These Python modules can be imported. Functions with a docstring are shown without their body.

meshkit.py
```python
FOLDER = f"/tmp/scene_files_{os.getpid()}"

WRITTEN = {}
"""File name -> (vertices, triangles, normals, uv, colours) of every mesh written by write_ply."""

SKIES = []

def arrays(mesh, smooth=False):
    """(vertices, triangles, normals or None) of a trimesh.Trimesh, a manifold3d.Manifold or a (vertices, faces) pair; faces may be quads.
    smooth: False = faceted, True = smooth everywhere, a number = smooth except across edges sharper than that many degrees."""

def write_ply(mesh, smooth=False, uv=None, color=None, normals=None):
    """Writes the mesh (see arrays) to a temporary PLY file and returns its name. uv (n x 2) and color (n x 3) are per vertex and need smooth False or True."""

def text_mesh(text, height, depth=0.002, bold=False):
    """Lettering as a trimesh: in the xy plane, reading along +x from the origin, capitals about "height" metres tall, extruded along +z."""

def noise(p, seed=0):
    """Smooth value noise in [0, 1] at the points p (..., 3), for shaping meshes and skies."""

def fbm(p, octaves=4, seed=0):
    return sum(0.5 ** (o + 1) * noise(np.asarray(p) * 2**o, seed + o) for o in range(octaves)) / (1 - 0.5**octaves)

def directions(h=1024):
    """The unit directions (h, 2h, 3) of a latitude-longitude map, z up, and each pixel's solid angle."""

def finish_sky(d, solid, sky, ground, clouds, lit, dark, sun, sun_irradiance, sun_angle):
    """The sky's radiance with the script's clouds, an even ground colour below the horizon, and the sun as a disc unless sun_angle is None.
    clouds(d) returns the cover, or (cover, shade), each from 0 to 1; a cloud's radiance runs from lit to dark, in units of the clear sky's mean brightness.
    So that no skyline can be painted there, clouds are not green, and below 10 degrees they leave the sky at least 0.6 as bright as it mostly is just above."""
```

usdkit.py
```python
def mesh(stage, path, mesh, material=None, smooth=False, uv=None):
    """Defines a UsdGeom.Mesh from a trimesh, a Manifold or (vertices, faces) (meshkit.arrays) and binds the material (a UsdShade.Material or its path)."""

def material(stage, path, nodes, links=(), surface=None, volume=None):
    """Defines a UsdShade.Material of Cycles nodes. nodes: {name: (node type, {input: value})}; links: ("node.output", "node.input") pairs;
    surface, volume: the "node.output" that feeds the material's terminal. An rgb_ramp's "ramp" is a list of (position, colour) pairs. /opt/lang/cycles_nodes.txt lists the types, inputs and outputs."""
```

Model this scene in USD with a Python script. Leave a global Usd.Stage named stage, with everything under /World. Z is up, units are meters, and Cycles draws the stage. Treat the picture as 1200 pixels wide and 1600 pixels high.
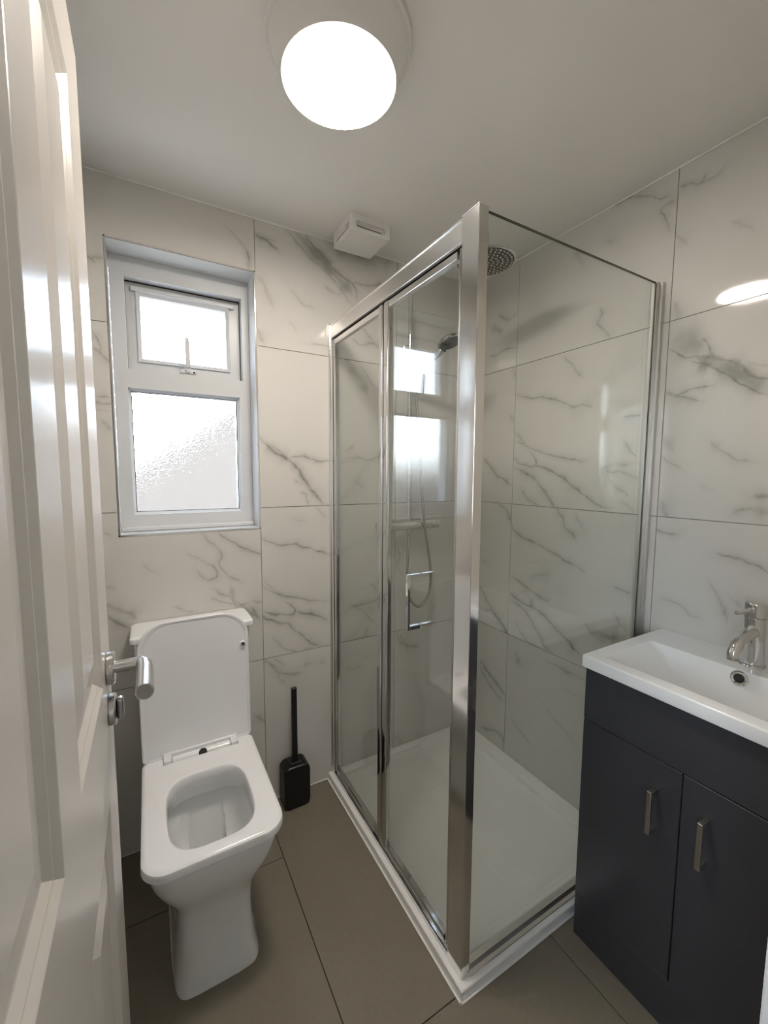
import math, random
import numpy as np, trimesh, manifold3d, usdkit
from scipy.spatial import Delaunay
from shapely.geometry import Polygon, box as sbox
from pxr import Usd, UsdGeom, UsdLux, UsdShade, Gf, Sdf, Vt

stage = Usd.Stage.CreateInMemory()
UsdGeom.SetStageUpAxis(stage, UsdGeom.Tokens.z)
UsdGeom.SetStageMetersPerUnit(stage, 1.0)
UsdGeom.Xform.Define(stage, '/World')
UsdGeom.Scope.Define(stage, '/World/Looks')

# ------------------------------------------------------------------ camera
# back wall y = 0, right wall x = 0, floor z = 0 (metres)
CAM = np.array([-1.41226, -1.60307, 1.33293])
YAW, PITCH, ROLL, F_PX = map(math.radians, (29.6868, -5.1951, 0.2829, 0)); F_PX = 647.32
fw = np.array([math.sin(YAW)*math.cos(PITCH), math.cos(YAW)*math.cos(PITCH), math.sin(PITCH)])
rt = np.array([math.cos(YAW), -math.sin(YAW), 0.0]); up = np.cross(rt, fw)
rt, up = rt*math.cos(ROLL)+up*math.sin(ROLL), -rt*math.sin(ROLL)+up*math.cos(ROLL)
cam = UsdGeom.Camera.Define(stage, '/World/camera')
cam.AddTransformOp().Set(Gf.Matrix4d(*rt, 0, *up, 0, *(-fw), 0, *CAM, 1))
cam.CreateHorizontalApertureAttr(24.0); cam.CreateVerticalApertureAttr(32.0)
cam.CreateFocalLengthAttr(24.0*F_PX/1200)
cam.CreateClippingRangeAttr(Gf.Vec2f(0.02, 500)); cam.CreateFStopAttr(0.0)
cam.CreateExposureAttr(0.05)

# ------------------------------------------------------------------ sky
SKY, LAMP = 60.0, 79.0
dome = UsdLux.DomeLight.Define(stage, '/World/sky')
dome.CreateIntensityAttr(1.0)
_sky = usdkit.material(stage, '/World/Looks/sky', {
    's': ('sky_texture', {'sky_type': 'hosek_wilkie', 'sun_disc': False, 'sun_direction': Gf.Vec3f(0.5, -0.6, 0.62), 'turbidity': 6.0, 'ground_albedo': 0.4}),
    'h': ('hsv', {'saturation': 0.70, 'value': 1.0}), 'w': ('mix', {'mix_type': 'multiply', 'fac': 1.0, 'color2': Gf.Vec3f(1.06, 1.0, 0.93)}),
    'b': ('background_shader', {'strength': SKY})}, [('s.color', 'h.color'), ('h.color', 'w.color1'), ('w.color', 'b.color')], surface='b.background')
UsdShade.MaterialBindingAPI.Apply(dome.GetPrim()).Bind(_sky)

# ------------------------------------------------------------------ helpers
taken = {}
def numbered(parent, name):
    k = (parent, name); n = taken.get(k, 0); taken[k] = n+1
    return f'{parent}/{name}' + (f'_{n:03d}' if n else '')
def tag(p, label=None, cat=None, group=None, kind=None):
    p = p.GetPrim() if hasattr(p, 'GetPrim') else p
    for k, v in (('label', label), ('category', cat), ('group', group), ('kind', kind)):
        if v: p.SetCustomDataByKey(k, v)
    return p
def thing(name, label=None, cat=None, loc=(0, 0, 0), kind=None):
    x = UsdGeom.Xform.Define(stage, numbered('/World', name))
    x.AddTranslateOp().Set(Gf.Vec3d(*map(float, loc)))
    return Thing(tag(x, label, cat, None, kind), np.array(loc, float))
class Thing:
    def __init__(s, prim, loc): s.prim, s.loc, s.path = prim, loc, str(prim.GetPath())
def part(t, name, mesh, m, smooth=35, label=None, kind=None):
    """mesh is in world coordinates; it is stored relative to the thing's base. t: Thing, or (Thing, part prim) for a sub-part, or None"""
    sub = isinstance(t, tuple)
    parent = '/World' if t is None else str(t[1].GetPath()) if sub else t.path
    off = np.zeros(3) if t is None else t[0].loc if sub else t.loc
    mesh = tri(mesh).copy(); mesh.vertices = mesh.vertices - off
    g = usdkit.mesh(stage, numbered(parent, name), mesh, m, smooth=smooth)
    return tag(g, label, None, None, kind)
def tri(m):
    if isinstance(m, manifold3d.Manifold):
        q = m.to_mesh(); return trimesh.Trimesh(q.vert_properties[:, :3], q.tri_verts, process=False)
    if isinstance(m, (list,)): return trimesh.util.concatenate([tri(x) for x in m])
    return m
def man(m):
    if isinstance(m, manifold3d.Manifold): return m
    m = m.copy(); m.merge_vertices()
    return manifold3d.Manifold(manifold3d.Mesh(np.asarray(m.vertices, np.float32), np.asarray(m.faces, np.uint32)))
def box(x0, x1, y0, y1, z0, z1, b=0.0):
    """a box, with chamfered edges when b is given"""
    x0, x1 = min(x0, x1), max(x0, x1); y0, y1 = min(y0, y1), max(y0, y1); z0, z1 = min(z0, z1), max(z0, z1)
    P = []
    for x, sx in ((x0, 1), (x1, -1)):
        for y, sy in ((y0, 1), (y1, -1)):
            for z, sz in ((z0, 1), (z1, -1)):
                P += [(x+sx*b, y+sy*b, z), (x+sx*b, y, z+sz*b), (x, y+sy*b, z+sz*b)] if b else [(x, y, z)]
    return trimesh.convex.convex_hull(np.array(P))
def rbox(x0, x1, y0, y1, z0, z1, r, n=2):
    """a box with round edges"""
    s = trimesh.creation.icosphere(subdivisions=n, radius=r).vertices
    P = [s+np.array([x, y, z]) for x in (x0+r, x1-r) for y in (y0+r, y1-r) for z in (z0+r, z1-r)]
    return trimesh.convex.convex_hull(np.vstack(P))
def cyl(p0, p1, r, n=32, r1=None, bev=0.0):
    p0, p1 = np.array(p0, float), np.array(p1, float); L = np.linalg.norm(p1-p0); r1 = r if r1 is None else r1
    prof = [(0, 0), (r-bev, 0), (r, bev), (r1, L-bev), (r1-bev, L), (0, L)] if bev else [(0, 0), (r, 0), (r1, L), (0, L)]
    return lathe(prof, p0, p1-p0, n)
def lathe(prof, base=(0, 0, 0), axis=(0, 0, 1), n=40):
    m = trimesh.creation.revolve(np.array(prof, float), sections=n)
    if m.volume < 0: m.invert()
    T = trimesh.geometry.align_vectors([0, 0, 1], np.array(axis, float)/np.linalg.norm(axis)); T[:3, 3] = base
    m.apply_transform(T); return m
def tube(pts, r, n=12, steps=0):
    P = np.array(pts, float)
    if steps: P = spline(P, steps)
    R = np.broadcast_to(np.asarray(r, float), (len(P),))
    t = np.gradient(P, axis=0); t /= np.linalg.norm(t, axis=1)[:, None]
    a = np.cross(t[0], [0, 0, 1.0]); a = a if np.linalg.norm(a) > 1e-3 else np.cross(t[0], [1.0, 0, 0]); a /= np.linalg.norm(a)
    V = []
    th = np.linspace(0, 2*np.pi, n, endpoint=False)
    for i in range(len(P)):
        a = a-t[i]*(a@t[i]); a /= np.linalg.norm(a); b = np.cross(t[i], a)
        V.append(P[i]+R[i]*(np.cos(th)[:, None]*a+np.sin(th)[:, None]*b))
    return skin(V)
def spline(P, per=8):
    from scipy.interpolate import CubicSpline
    P = np.array(P, float); d = np.r_[0, np.cumsum(np.linalg.norm(np.diff(P, axis=0), axis=1))]
    return CubicSpline(d, P)(np.linspace(0, d[-1], per*(len(P)-1)+1))
def skin(rings, caps=True):
    """closed mesh through rings of equal point count"""
    R = np.array(rings); k, n = R.shape[:2]; V = R.reshape(-1, 3); F = []
    i = np.arange(n); j = (i+1) % n
    for a in range(k-1):
        F += np.stack([a*n+i, a*n+j, (a+1)*n+j], 1).tolist()+np.stack([a*n+i, (a+1)*n+j, (a+1)*n+i], 1).tolist()
    if caps:
        V = np.vstack([V, R[0].mean(0), R[-1].mean(0)]); c0, c1 = k*n, k*n+1
        F += np.stack([np.full(n, c0), j, i], 1).tolist()+np.stack([np.full(n, c1), (k-1)*n+i, (k-1)*n+j], 1).tolist()
    m = trimesh.Trimesh(V, F, process=False)
    if m.volume < 0: m.invert()
    return m
def superellipse(cx, cy, hx, hy, z, e=4.0, n=72, hy2=None):
    """ring in the xy plane; hy2: half depth on the -y side"""
    th = np.linspace(0, 2*np.pi, n, endpoint=False); c, s = np.cos(th), np.sin(th)
    x = np.sign(c)*np.abs(c)**(2/e); y = np.sign(s)*np.abs(s)**(2/e)
    return np.stack([cx+hx*x, cy+np.where(y > 0, hy, hy if hy2 is None else hy2)*y, np.full(n, z)], 1)
def rrect(x0, x1, y0, y1, r, n=8):
    """rounded rectangle as 2D ring with a fixed count of points; r: one radius or four (x1y1, x0y1, x0y0, x1y0)"""
    r = [r]*4 if np.ndim(r) == 0 else r; P = []
    for (cx, cy, a), q in zip(((x1, y1, 0), (x0, y1, 90), (x0, y0, 180), (x1, y0, 270)), r):
        sx, sy = (1 if cx == x1 else -1), (1 if cy == y1 else -1)
        for t in np.radians(np.linspace(a, a+90, n)): P.append((cx-sx*q+q*math.cos(t), cy-sy*q+q*math.sin(t)))
    return np.array(P)
def ring3(P2, z): return np.c_[P2, np.full(len(P2), z)]
def extrude(poly, h, frame=np.eye(4)):
    m = trimesh.creation.extrude_polygon(poly, h, engine='earcut'); m.apply_transform(frame); return m
XZ = np.array([[1, 0, 0, 0], [0, 0, -1, 0], [0, 1, 0, 0], [0, 0, 0, 1.0]])      # polygon in x,z extruded towards -y
def at(m, x=0, y=0, z=0): m = m.copy(); m.apply_translation([x, y, z]); return m

# ------------------------------------------------------------------ materials
def mat(name, nodes, links, surface): return usdkit.material(stage, f'/World/Looks/{name}', nodes, links, surface=surface)
V3 = lambda *a: Gf.Vec3f(*map(float, a))
def plain(name, col, rough=0.5, metal=0.0, bump=None, vary=0.0, coat=0.0, spec=0.5):
    n = {'p': ('principled_bsdf', {'base_color': V3(*col), 'roughness': rough, 'metallic': metal, 'coat_weight': coat, 'specular_ior_level': spec})}; l = []
    if vary:
        n |= {'t': ('texture_coordinate', {}), 'vn': ('noise_texture', {'scale': 6.0, 'detail': 4.0}),
              'vm': ('mix', {'color1': V3(*[c*(1-vary) for c in col]), 'color2': V3(*[min(1, c*(1+vary)) for c in col])})}
        l += [('t.object', 'vn.vector'), ('vn.fac', 'vm.fac'), ('vm.color', 'p.base_color')]
    if bump:
        n |= {'t': ('texture_coordinate', {}), 'bn': ('noise_texture', {'scale': float(bump[0]), 'detail': 3.0}), 'b': ('bump', {'strength': float(bump[1]), 'distance': 0.002})}
        l += [('t.object', 'bn.vector'), ('bn.fac', 'b.height'), ('b.normal', 'p.normal')]
    return mat(name, n, l, 'p.BSDF')
M = {}
M['ceiling'] = plain('ceiling_paint', (.85, .835, .81), .6, bump=(160, .12))
M['plaster'] = plain('plaster', (.80, .755, .69), .6)
M['grout'] = plain('grout', (.30, .28, .25), .9)
M['floor_grout'] = plain('floor_grout', (.06, .055, .05), .9)
M['sealant'] = plain('sealant', (.88, .87, .85), .4)
M['door_paint'] = plain('door_paint', (.60, .57, .535), .26, bump=(40, .10))
M['frame_paint'] = plain('frame_paint', (.90, .89, .87), .35)
M['ceramic'] = plain('ceramic', (.86, .875, .88), .07, coat=.3)
M['seat'] = plain('seat_plastic', (.87, .88, .90), .16)
M['white_plastic'] = plain('white_plastic', (.78, .77, .75), .35)
M['upvc'] = plain('upvc', (.66, .67, .68), .3)
M['acrylic'] = plain('acrylic', (.90, .895, .885), .22, bump=(300, .05))
M['chrome'] = plain('chrome', (.66, .66, .66), .045, 1.0)
M['post_chrome'] = plain('post_chrome', (.80, .79, .78), .11, 1.0)
M['matt_alu'] = plain('matt_aluminium', (.60, .59, .57), .36, 1.0)
M['glass_edge'] = plain('glass_edge', (.10, .10, .085), .3)
M['satin'] = plain('satin_aluminium', (.83, .82, .81), .16, 1.0)
M['satin_handle'] = plain('satin_nickel', (.62, .61, .60), .22, 1.0)
M['brushed'] = plain('brushed_nickel', (.46, .445, .41), .3, 1.0)
M['dark_seal'] = plain('dark_seal', (.012, .012, .013), .5)
M['black'] = plain('black_plastic', (.004, .004, .005), .45)
M['slot_grey'] = plain('slot_grey', (.30, .28, .26), .6)
M['dark_hole'] = plain('dark_hole', (.02, .02, .02), .7)
M['grey_face'] = plain('grey_rubber', (.075, .073, .07), .5)
M['vanity'] = plain('anthracite_gloss', (.046, .047, .054), .2, spec=.5)
M['carpet'] = plain('hall_floor', (.22, .19, .16), .8)
M['render'] = plain('house_render', (.044, .041, .043), .9, bump=(20, .4))
M['roof'] = plain('roof_tile', (.055, .050, .050), .85)
M['ground'] = plain('ground_outside', (.35, .34, .32), .9)
M['floor'] = mat('floor_tile', {
    't': ('geometry', {}), 'o': ('object_info', {}),
    'n1': ('noise_texture', {'scale': 5.0, 'detail': 6.0, 'roughness': .6}), 'n2': ('noise_texture', {'scale': 90.0, 'detail': 3.0}),
    'm': ('mix', {'color1': V3(.205, .180, .138), 'color2': V3(.265, .235, .185)}), 'm2': ('mix', {'mix_type': 'multiply', 'fac': .25}),
    'p': ('principled_bsdf', {'roughness': .42, 'specular_ior_level': .4})},
    [('t.position', 'n1.vector'), ('t.position', 'n2.vector'), ('n1.fac', 'm.fac'), ('m.color', 'm2.color1'), ('n2.color', 'm2.color2'), ('m2.color', 'p.base_color')], 'p.BSDF')
# marble print: the primvars vein and cloud carry the print's lines and bands; noise frays them
M['marble'] = mat('marble_tile', {
    't': ('geometry', {}), 'av': ('attribute', {'attribute': 'vein'}), 'ac': ('attribute', {'attribute': 'cloud'}),
    'n1': ('noise_texture', {'scale': 55.0, 'detail': 5.0, 'roughness': .65}), 'n2': ('noise_texture', {'scale': 4.0, 'detail': 5.0, 'roughness': .6, 'distortion': .6}),
    'n3': ('noise_texture', {'scale': 14.0, 'detail': 5.0}),
    'k1': ('map_range', {'from_min': .30, 'from_max': .62, 'to_min': .35, 'to_max': 1.15}), 'v': ('math', {'math_type': 'multiply', 'use_clamp': True}),
    'k3': ('map_range', {'from_min': .3, 'from_max': .7, 'to_min': .45, 'to_max': 1.25}), 'c': ('math', {'math_type': 'multiply', 'use_clamp': True}),
    'base': ('mix', {'color1': V3(.635, .620, .590), 'color2': V3(.70, .682, .65)}),
    'mc': ('mix', {'color2': V3(.335, .335, .305)}), 'mv': ('mix', {'color2': V3(.23, .22, .195)}),
    'p': ('principled_bsdf', {'roughness': .055, 'specular_ior_level': .5})},
    [('t.position', 'n1.vector'), ('t.position', 'n2.vector'), ('t.position', 'n3.vector'), ('n2.fac', 'base.fac'),
     ('n1.fac', 'k1.value'), ('av.fac', 'v.value1'), ('k1.result', 'v.value2'), ('n3.fac', 'k3.value'), ('ac.fac', 'c.value1'), ('k3.result', 'c.value2'),
     ('base.color', 'mc.color1'), ('c.value', 'mc.fac'), ('mc.color', 'mv.color1'), ('v.value', 'mv.fac'), ('mv.color', 'p.base_color')], 'p.BSDF')
def pane(name, tint):
    """clear thin glass: light passes straight through, the surface mirrors by Fresnel on both faces"""
    return mat(name, {'g': ('geometry', {}), 'i': ('map_range', {'to_min': 1.5, 'to_max': 1/1.5}), 'f': ('fresnel', {}),
        't': ('transparent_bsdf', {'color': V3(*tint)}), 'r': ('glossy_bsdf', {'color': V3(1, 1, 1), 'roughness': 0.0}), 'm': ('mix_closure', {})},
        [('g.backfacing', 'i.value'), ('i.result', 'f.IOR'), ('f.fac', 'm.fac'), ('t.BSDF', 'm.closure1'), ('r.BSDF', 'm.closure2')], 'm.closure')
M['glass'] = pane('shower_glass', (.955, .97, .96))
M['window_glass'] = pane('window_glass', (.97, .985, .98))
M['obscure'] = mat('obscure_glass', {'t': ('geometry', {}), 'v': ('voronoi_texture', {'scale': 270.0, 'feature': 'smooth_f1'}), 'b': ('bump', {'strength': .55, 'distance': .0010}),
    'r': ('refraction_bsdf', {'color': V3(.93, .95, .96), 'roughness': .12, 'IOR': 1.42}), 'gl': ('glossy_bsdf', {'color': V3(1, 1, 1), 'roughness': .12}), 'm': ('mix_closure', {'fac': .06})},
    [('t.position', 'v.vector'), ('v.distance', 'b.height'), ('b.normal', 'r.normal'), ('b.normal', 'gl.normal'), ('r.BSDF', 'm.closure1'), ('gl.BSDF', 'm.closure2')], 'm.closure')
M['lamp'] = mat('lamp_diffuser', {'e': ('emission', {'color': V3(1, .905, .80), 'strength': LAMP})}, [], 'e.emission')
M['water'] = mat('water', {'p': ('principled_bsdf', {'base_color': V3(.9, .95, .95), 'roughness': 0.0, 'transmission_weight': 1.0, 'ior': 1.33})}, [], 'p.BSDF')

VEINS = {  # marble print of each tile: (width mm, strength %, "u v ..." in mm from the tile's lower corner)
 'B00': [
  (5,50,'567 376 594 348 602 334'),
 ],
 'B01': [
  (3,40,'558 436 578 434 603 419'),
  (4,35,'569 237 594 228'),
  (6,50,'563 201 587 165'),
  (3,45,'393 517 413 487 445 455 461 424 449 407 454 382 481 349 526 319'),
  (3,60,'452 513 490 481 535 447 564 435 600 417'),
  (3,45,'380 425 411 402 437 381 442 354 409 340 388 360 368 392'),
  (3,30,'344 446 380 425'),
  (4,40,'430 307 457 279 484 269 506 229 554 240'),
  (6,40,'486 312 496 255 530 225 588 171'),
  (5,30,'99 357 125 348'),
  (7,50,'96 299 131 277 166 255 184 235'),
  (6,50,'96 261 124 234 155 207'),
  (2,25,'206 420 252 387'),
  (3,35,'311 248 357 232'),
  (4,35,'418 273 467 247 524 239'),
  (6,40,'565 220 588 158'),
  (4,30,'97 535 120 529'),
 ],
 'B02': [
  (4,40,'104 562 115 546 125 521 117 507 106 523'),
  (4,50,'102 509 120 499 142 478'),
  (4,40,'103 371 137 372'),
  (6,50,'102 351 140 350'),
  (5,30,'104 329 138 323'),
  (9,30,'118 294 136 268'),
 ],
 'B03': [
  (3,55,'572 328 582 307 580 283 573 264'),
  (5,50,'98 190 108 180 121 171'),
  (9,30,'114 188 142 196'),
  (4,30,'508 383 537 362 567 340 580 317 581 291 579 273'),
  (3,50,'575 324 584 300 579 270'),
 ],
 'B10': [
  (3,40,'44 590 82 557'),
  (3,40,'2 600 23 578'),
  (5,45,'8 592 40 561 56 534 96 516 154 505'),
  (4,30,'51 524 67 497 73 484'),
  (3,30,'155 535 197 543 253 530'),
  (4,35,'349 483 403 464 431 470'),
 ],
 'B11': [
  (3,80,'2 484 33 463 74 450 133 447 178 433 223 418 276 396'),
  (2,35,'124 555 146 544 160 540'),
  (3,30,'225 594 248 566 265 554'),
  (3,65,'3 290 29 273 65 252 108 233 164 221 221 202 268 192'),
  (2,30,'4 327 24 298 55 267 71 251'),
  (4,60,'86 219 113 207 132 182 124 163 80 165 37 175 1 197'),
  (4,70,'132 176 163 160 197 151 238 133 268 113'),
  (4,70,'-49 216 -19 187 11 163 53 142 106 122 134 92 162 61 201 22 228 10'),
  (2,40,'41 79 67 43 105 16 149 1 190 4 219 15 279 0'),
  (3,45,'485 238 519 197'),
  (5,45,'380 157 419 154 472 155 526 171'),
  (5,40,'386 156 438 129 458 96 499 58'),
  (3,30,'452 127 485 140 482 110'),
  (4,35,'465 51 452 17 438 -5 405 -17'),
  (4,25,'341 2 405 1 520 4'),
 ],
 'B12': [
  (7,85,'2 262 25 243 52 216 81 203 109 184 138 166 163 137 178 103 203 68 234 38 255 7'),
  (3,60,'25 252 57 230 85 208 109 187'),
  (3,70,'109 194 144 197 174 205 204 191 236 182 300 183'),
  (2,40,'174 205 215 182 241 175'),
  (3,40,'148 137 172 98 172 83 152 93 133 108'),
  (5,35,'157 59 187 44 192 9'),
  (2,35,'193 63 234 23 277 1'),
  (4,40,'350 230 378 229 390 242'),
  (3,35,'350 197 413 204 460 187 484 198 520 215'),
  (2,30,'407 97 430 79 448 65'),
  (16,40,'343 623 368 587 401 547 430 510 465 468'),
  (3,30,'424 585 459 554 483 516 519 478'),
 ],
 'B13': [
  (3,80,'3 389 25 381 45 379 62 364 90 354'),
  (2,50,'25 380 50 383 80 388'),
  (4,45,'120 436 165 399 209 364 254 334 300 303 348 261 391 221'),
  (4,70,'187 440 220 408 260 377 300 345 348 320 391 303 407 284 407 246'),
  (26,42,'155 436 204 399 254 365 306 326 360 290 391 259'),
  (2,30,'198 420 232 401 277 376 318 358'),
  (3,50,'385 307 429 311 475 315 528 335 568 359'),
  (3,30,'270 271 288 253 318 246 348 250'),
  (2,35,'125 234 162 196 190 176 229 171'),
  (7,22,'7 247 31 223 46 182 66 147'),
  (24,30,'307 420 373 427 436 429 501 432 589 431'),
  (2,20,'123 107 150 81'),
  (3,35,'205 38 233 40 286 40'),
  (4,55,'378 92 416 68 449 73 482 83 522 64'),
  (4,50,'436 141 462 111 488 93 519 69'),
  (9,22,'5 61 12 33 29 6'),
 ],
 'B20': [
  (4,45,'4 600 48 553 71 496'),
  (4,50,'33 552 64 518 145 495'),
  (9,40,'7 84 46 36'),
  (5,45,'9 577 48 528 136 493'),
 ],
 'B21': [
  (6,35,'14 415 29 351 15 309 37 269'),
 ],
 'R00': [
  (5,55,'423 404 468 375 501 350'),
  (5,55,'422 410 471 373 542 336 598 295'),
  (4,40,'417 377 473 322 532 288 589 265'),
  (5,50,'435 52 529 96 585 93 619 62 651 40'),
 ],
 'R01': [
  (4,60,'518 598 557 579 577 552 597 526'),
  (6,80,'409 181 455 130 498 81 550 44 590 13 616 -30 659 -65 712 -93 747 -107'),
  (5,40,'413 72 467 76 488 78'),
  (3,30,'426 312 479 303'),
 ],
 'R02': [
  (7,30,'581 593 596 557'),
  (6,50,'407 215 461 170 503 126 542 113 590 82'),
  (7,25,'576 400 591 365'),
 ],
 'R03': [
  (4,50,'421 80 481 76 527 88 564 86 600 74'),
  (6,40,'496 244 554 206 593 223'),
  (18,30,'439 210 514 168'),
 ],
 'R10': [
  (10,40,'49 525 69 489'),
  (3,35,'238 559 310 564 365 556'),
  (9,40,'60 510 80 495'),
  (3,35,'248 564 304 552 379 556'),
  (2,25,'300 479 383 477'),
  (3,28,'197 377 259 334 309 311 371 283'),
  (5,25,'32 221 84 184 153 152'),
 ],
 'R11': [
  (3,75,'-78 599 -39 577 -24 554 -8 516 16 484 70 457 128 448 177 432 238 414 281 393 316 388 369 374'),
  (6,50,'213 627 244 586 266 557 275 527 310 501 324 485'),
  (4,35,'319 586 348 536'),
  (3,55,'2 284 52 260 105 238 155 224 210 212'),
  (3,60,'1 198 47 178 100 165 129 170 124 192 107 204'),
  (5,70,'129 170 174 156 214 135 275 103 319 74 360 46'),
  (4,55,'2 169 48 154 93 138 123 113 154 75 188 40 209 14 251 4'),
  (3,40,'42 81 71 33 116 7 189 7'),
  (3,60,'484 335 512 333 538 329'),
  (3,50,'495 240 513 212 541 194'),
  (4,45,'380 169 419 140 456 124'),
  (16,30,'406 154 448 151 489 154 542 183'),
  (4,40,'460 155 490 137'),
  (3,20,'103 292 220 328'),
 ],
 'R12': [
  (3,75,'7 479 51 457 108 447 140 448 200 427 257 404 285 388 323 389 367 377'),
  (4,40,'241 584 277 541 311 500 324 489'),
  (3,60,'7 283 52 260 94 241 150 223 211 205 282 190 360 183'),
  (3,35,'10 316 42 280 73 252'),
  (3,70,'-64 235 -26 227 4 202 47 174 98 163 126 166 128 188 112 208 95 225'),
  (4,80,'125 173 176 156 214 140 272 110 327 70 367 43 404 26 452 10'),
  (6,55,'6 161 57 144 107 124 141 96 174 58 213 16 237 -19 267 -53'),
  (3,50,'47 73 70 41 113 13 153 3'),
  (3,50,'493 239 510 212 534 193'),
  (3,40,'482 334 539 327'),
  (7,35,'415 151 454 167 508 166 538 170'),
  (5,40,'421 148 456 135 488 145 510 129 541 119'),
  (5,40,'470 86 497 74 514 62'),
  (2,30,'446 118 455 102'),
  (3,30,'483 44 537 16'),
 ],
 'R13': [
  (3,50,'372 446 422 442 477 431 522 406 558 380 608 366'),
  (6,38,'609 349 580 358 560 348 575 324 598 268'),
  (5,50,'377 124 383 90 367 67 422 7'),
  (9,25,'268 352 300 298'),
  (6,25,'395 335 421 322'),
 ],
 'R21': [
  (4,50,'-2 553 31 551 57 546'),
  (4,60,'166 507 198 505 227 498 251 490 282 474'),
  (2,35,'23 336 49 340 86 330 112 309 140 307'),
  (7,30,'151 419 171 392 195 350 202 320'),
  (6,25,'210 391 231 371'),
 ],
 'R22': [
  (5,60,'2 518 25 506 50 485 80 476 110 469 134 461 156 447 176 434 196 419 216 396 235 385 253 377'),
  (3,70,'66 469 93 453 118 443 147 417 172 395 199 372 219 358 231 346 252 337'),
  (22,40,'81 472 118 455 157 427 191 397 224 368 254 355'),
  (4,50,'92 524 107 506 112 484 122 468'),
  (30,25,'11 548 51 520 98 492'),
  (4,40,'170 451 186 432 209 404'),
  (3,30,'201 433 226 423 244 412'),
  (3,60,'2 388 21 378 45 372 57 379 75 388 97 386 122 385'),
  (4,60,'2 385 25 375 53 369 77 357 96 350'),
  (14,18,'0 248 18 229 36 206'),
  (3,30,'0 188 34 169 59 149'),
  (4,35,'129 227 165 196 193 174 228 169'),
  (3,20,'115 102 149 86'),
  (9,40,'197 24 209 41 227 42 246 44 271 40'),
  (6,50,'241 74 269 76'),
  (10,30,'13 45 23 9 32 1'),
 ],
 'R23': [
  (10,30,'12 49 20 17 31 -1'),
  (4,60,'8 385 38 380 57 363 73 382'),
  (4,30,'8 385 51 367 97 359 118 377'),
  (7,20,'-4 258 31 216'),
  (4,20,'144 219 192 177'),
 ],
}

# ------------------------------------------------------------------ room shell
H = 2.2476                       # ceiling
XL = -1.600                      # left wall
YF, YH = -1.435, -1.565          # front wall: inner and hall face
Z0, TP = .0036, .600             # tile joints
EX = [-1.644, -1.042, -.440, .162]; EY = [.32, -.2808, -.8897, -1.4986]
WIN = (-1.498, -1.046, 1.127, 2.062)          # window opening x0 x1 z0 z1
J = .0014                        # half a joint
rng = np.random.RandomState(4)

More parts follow.
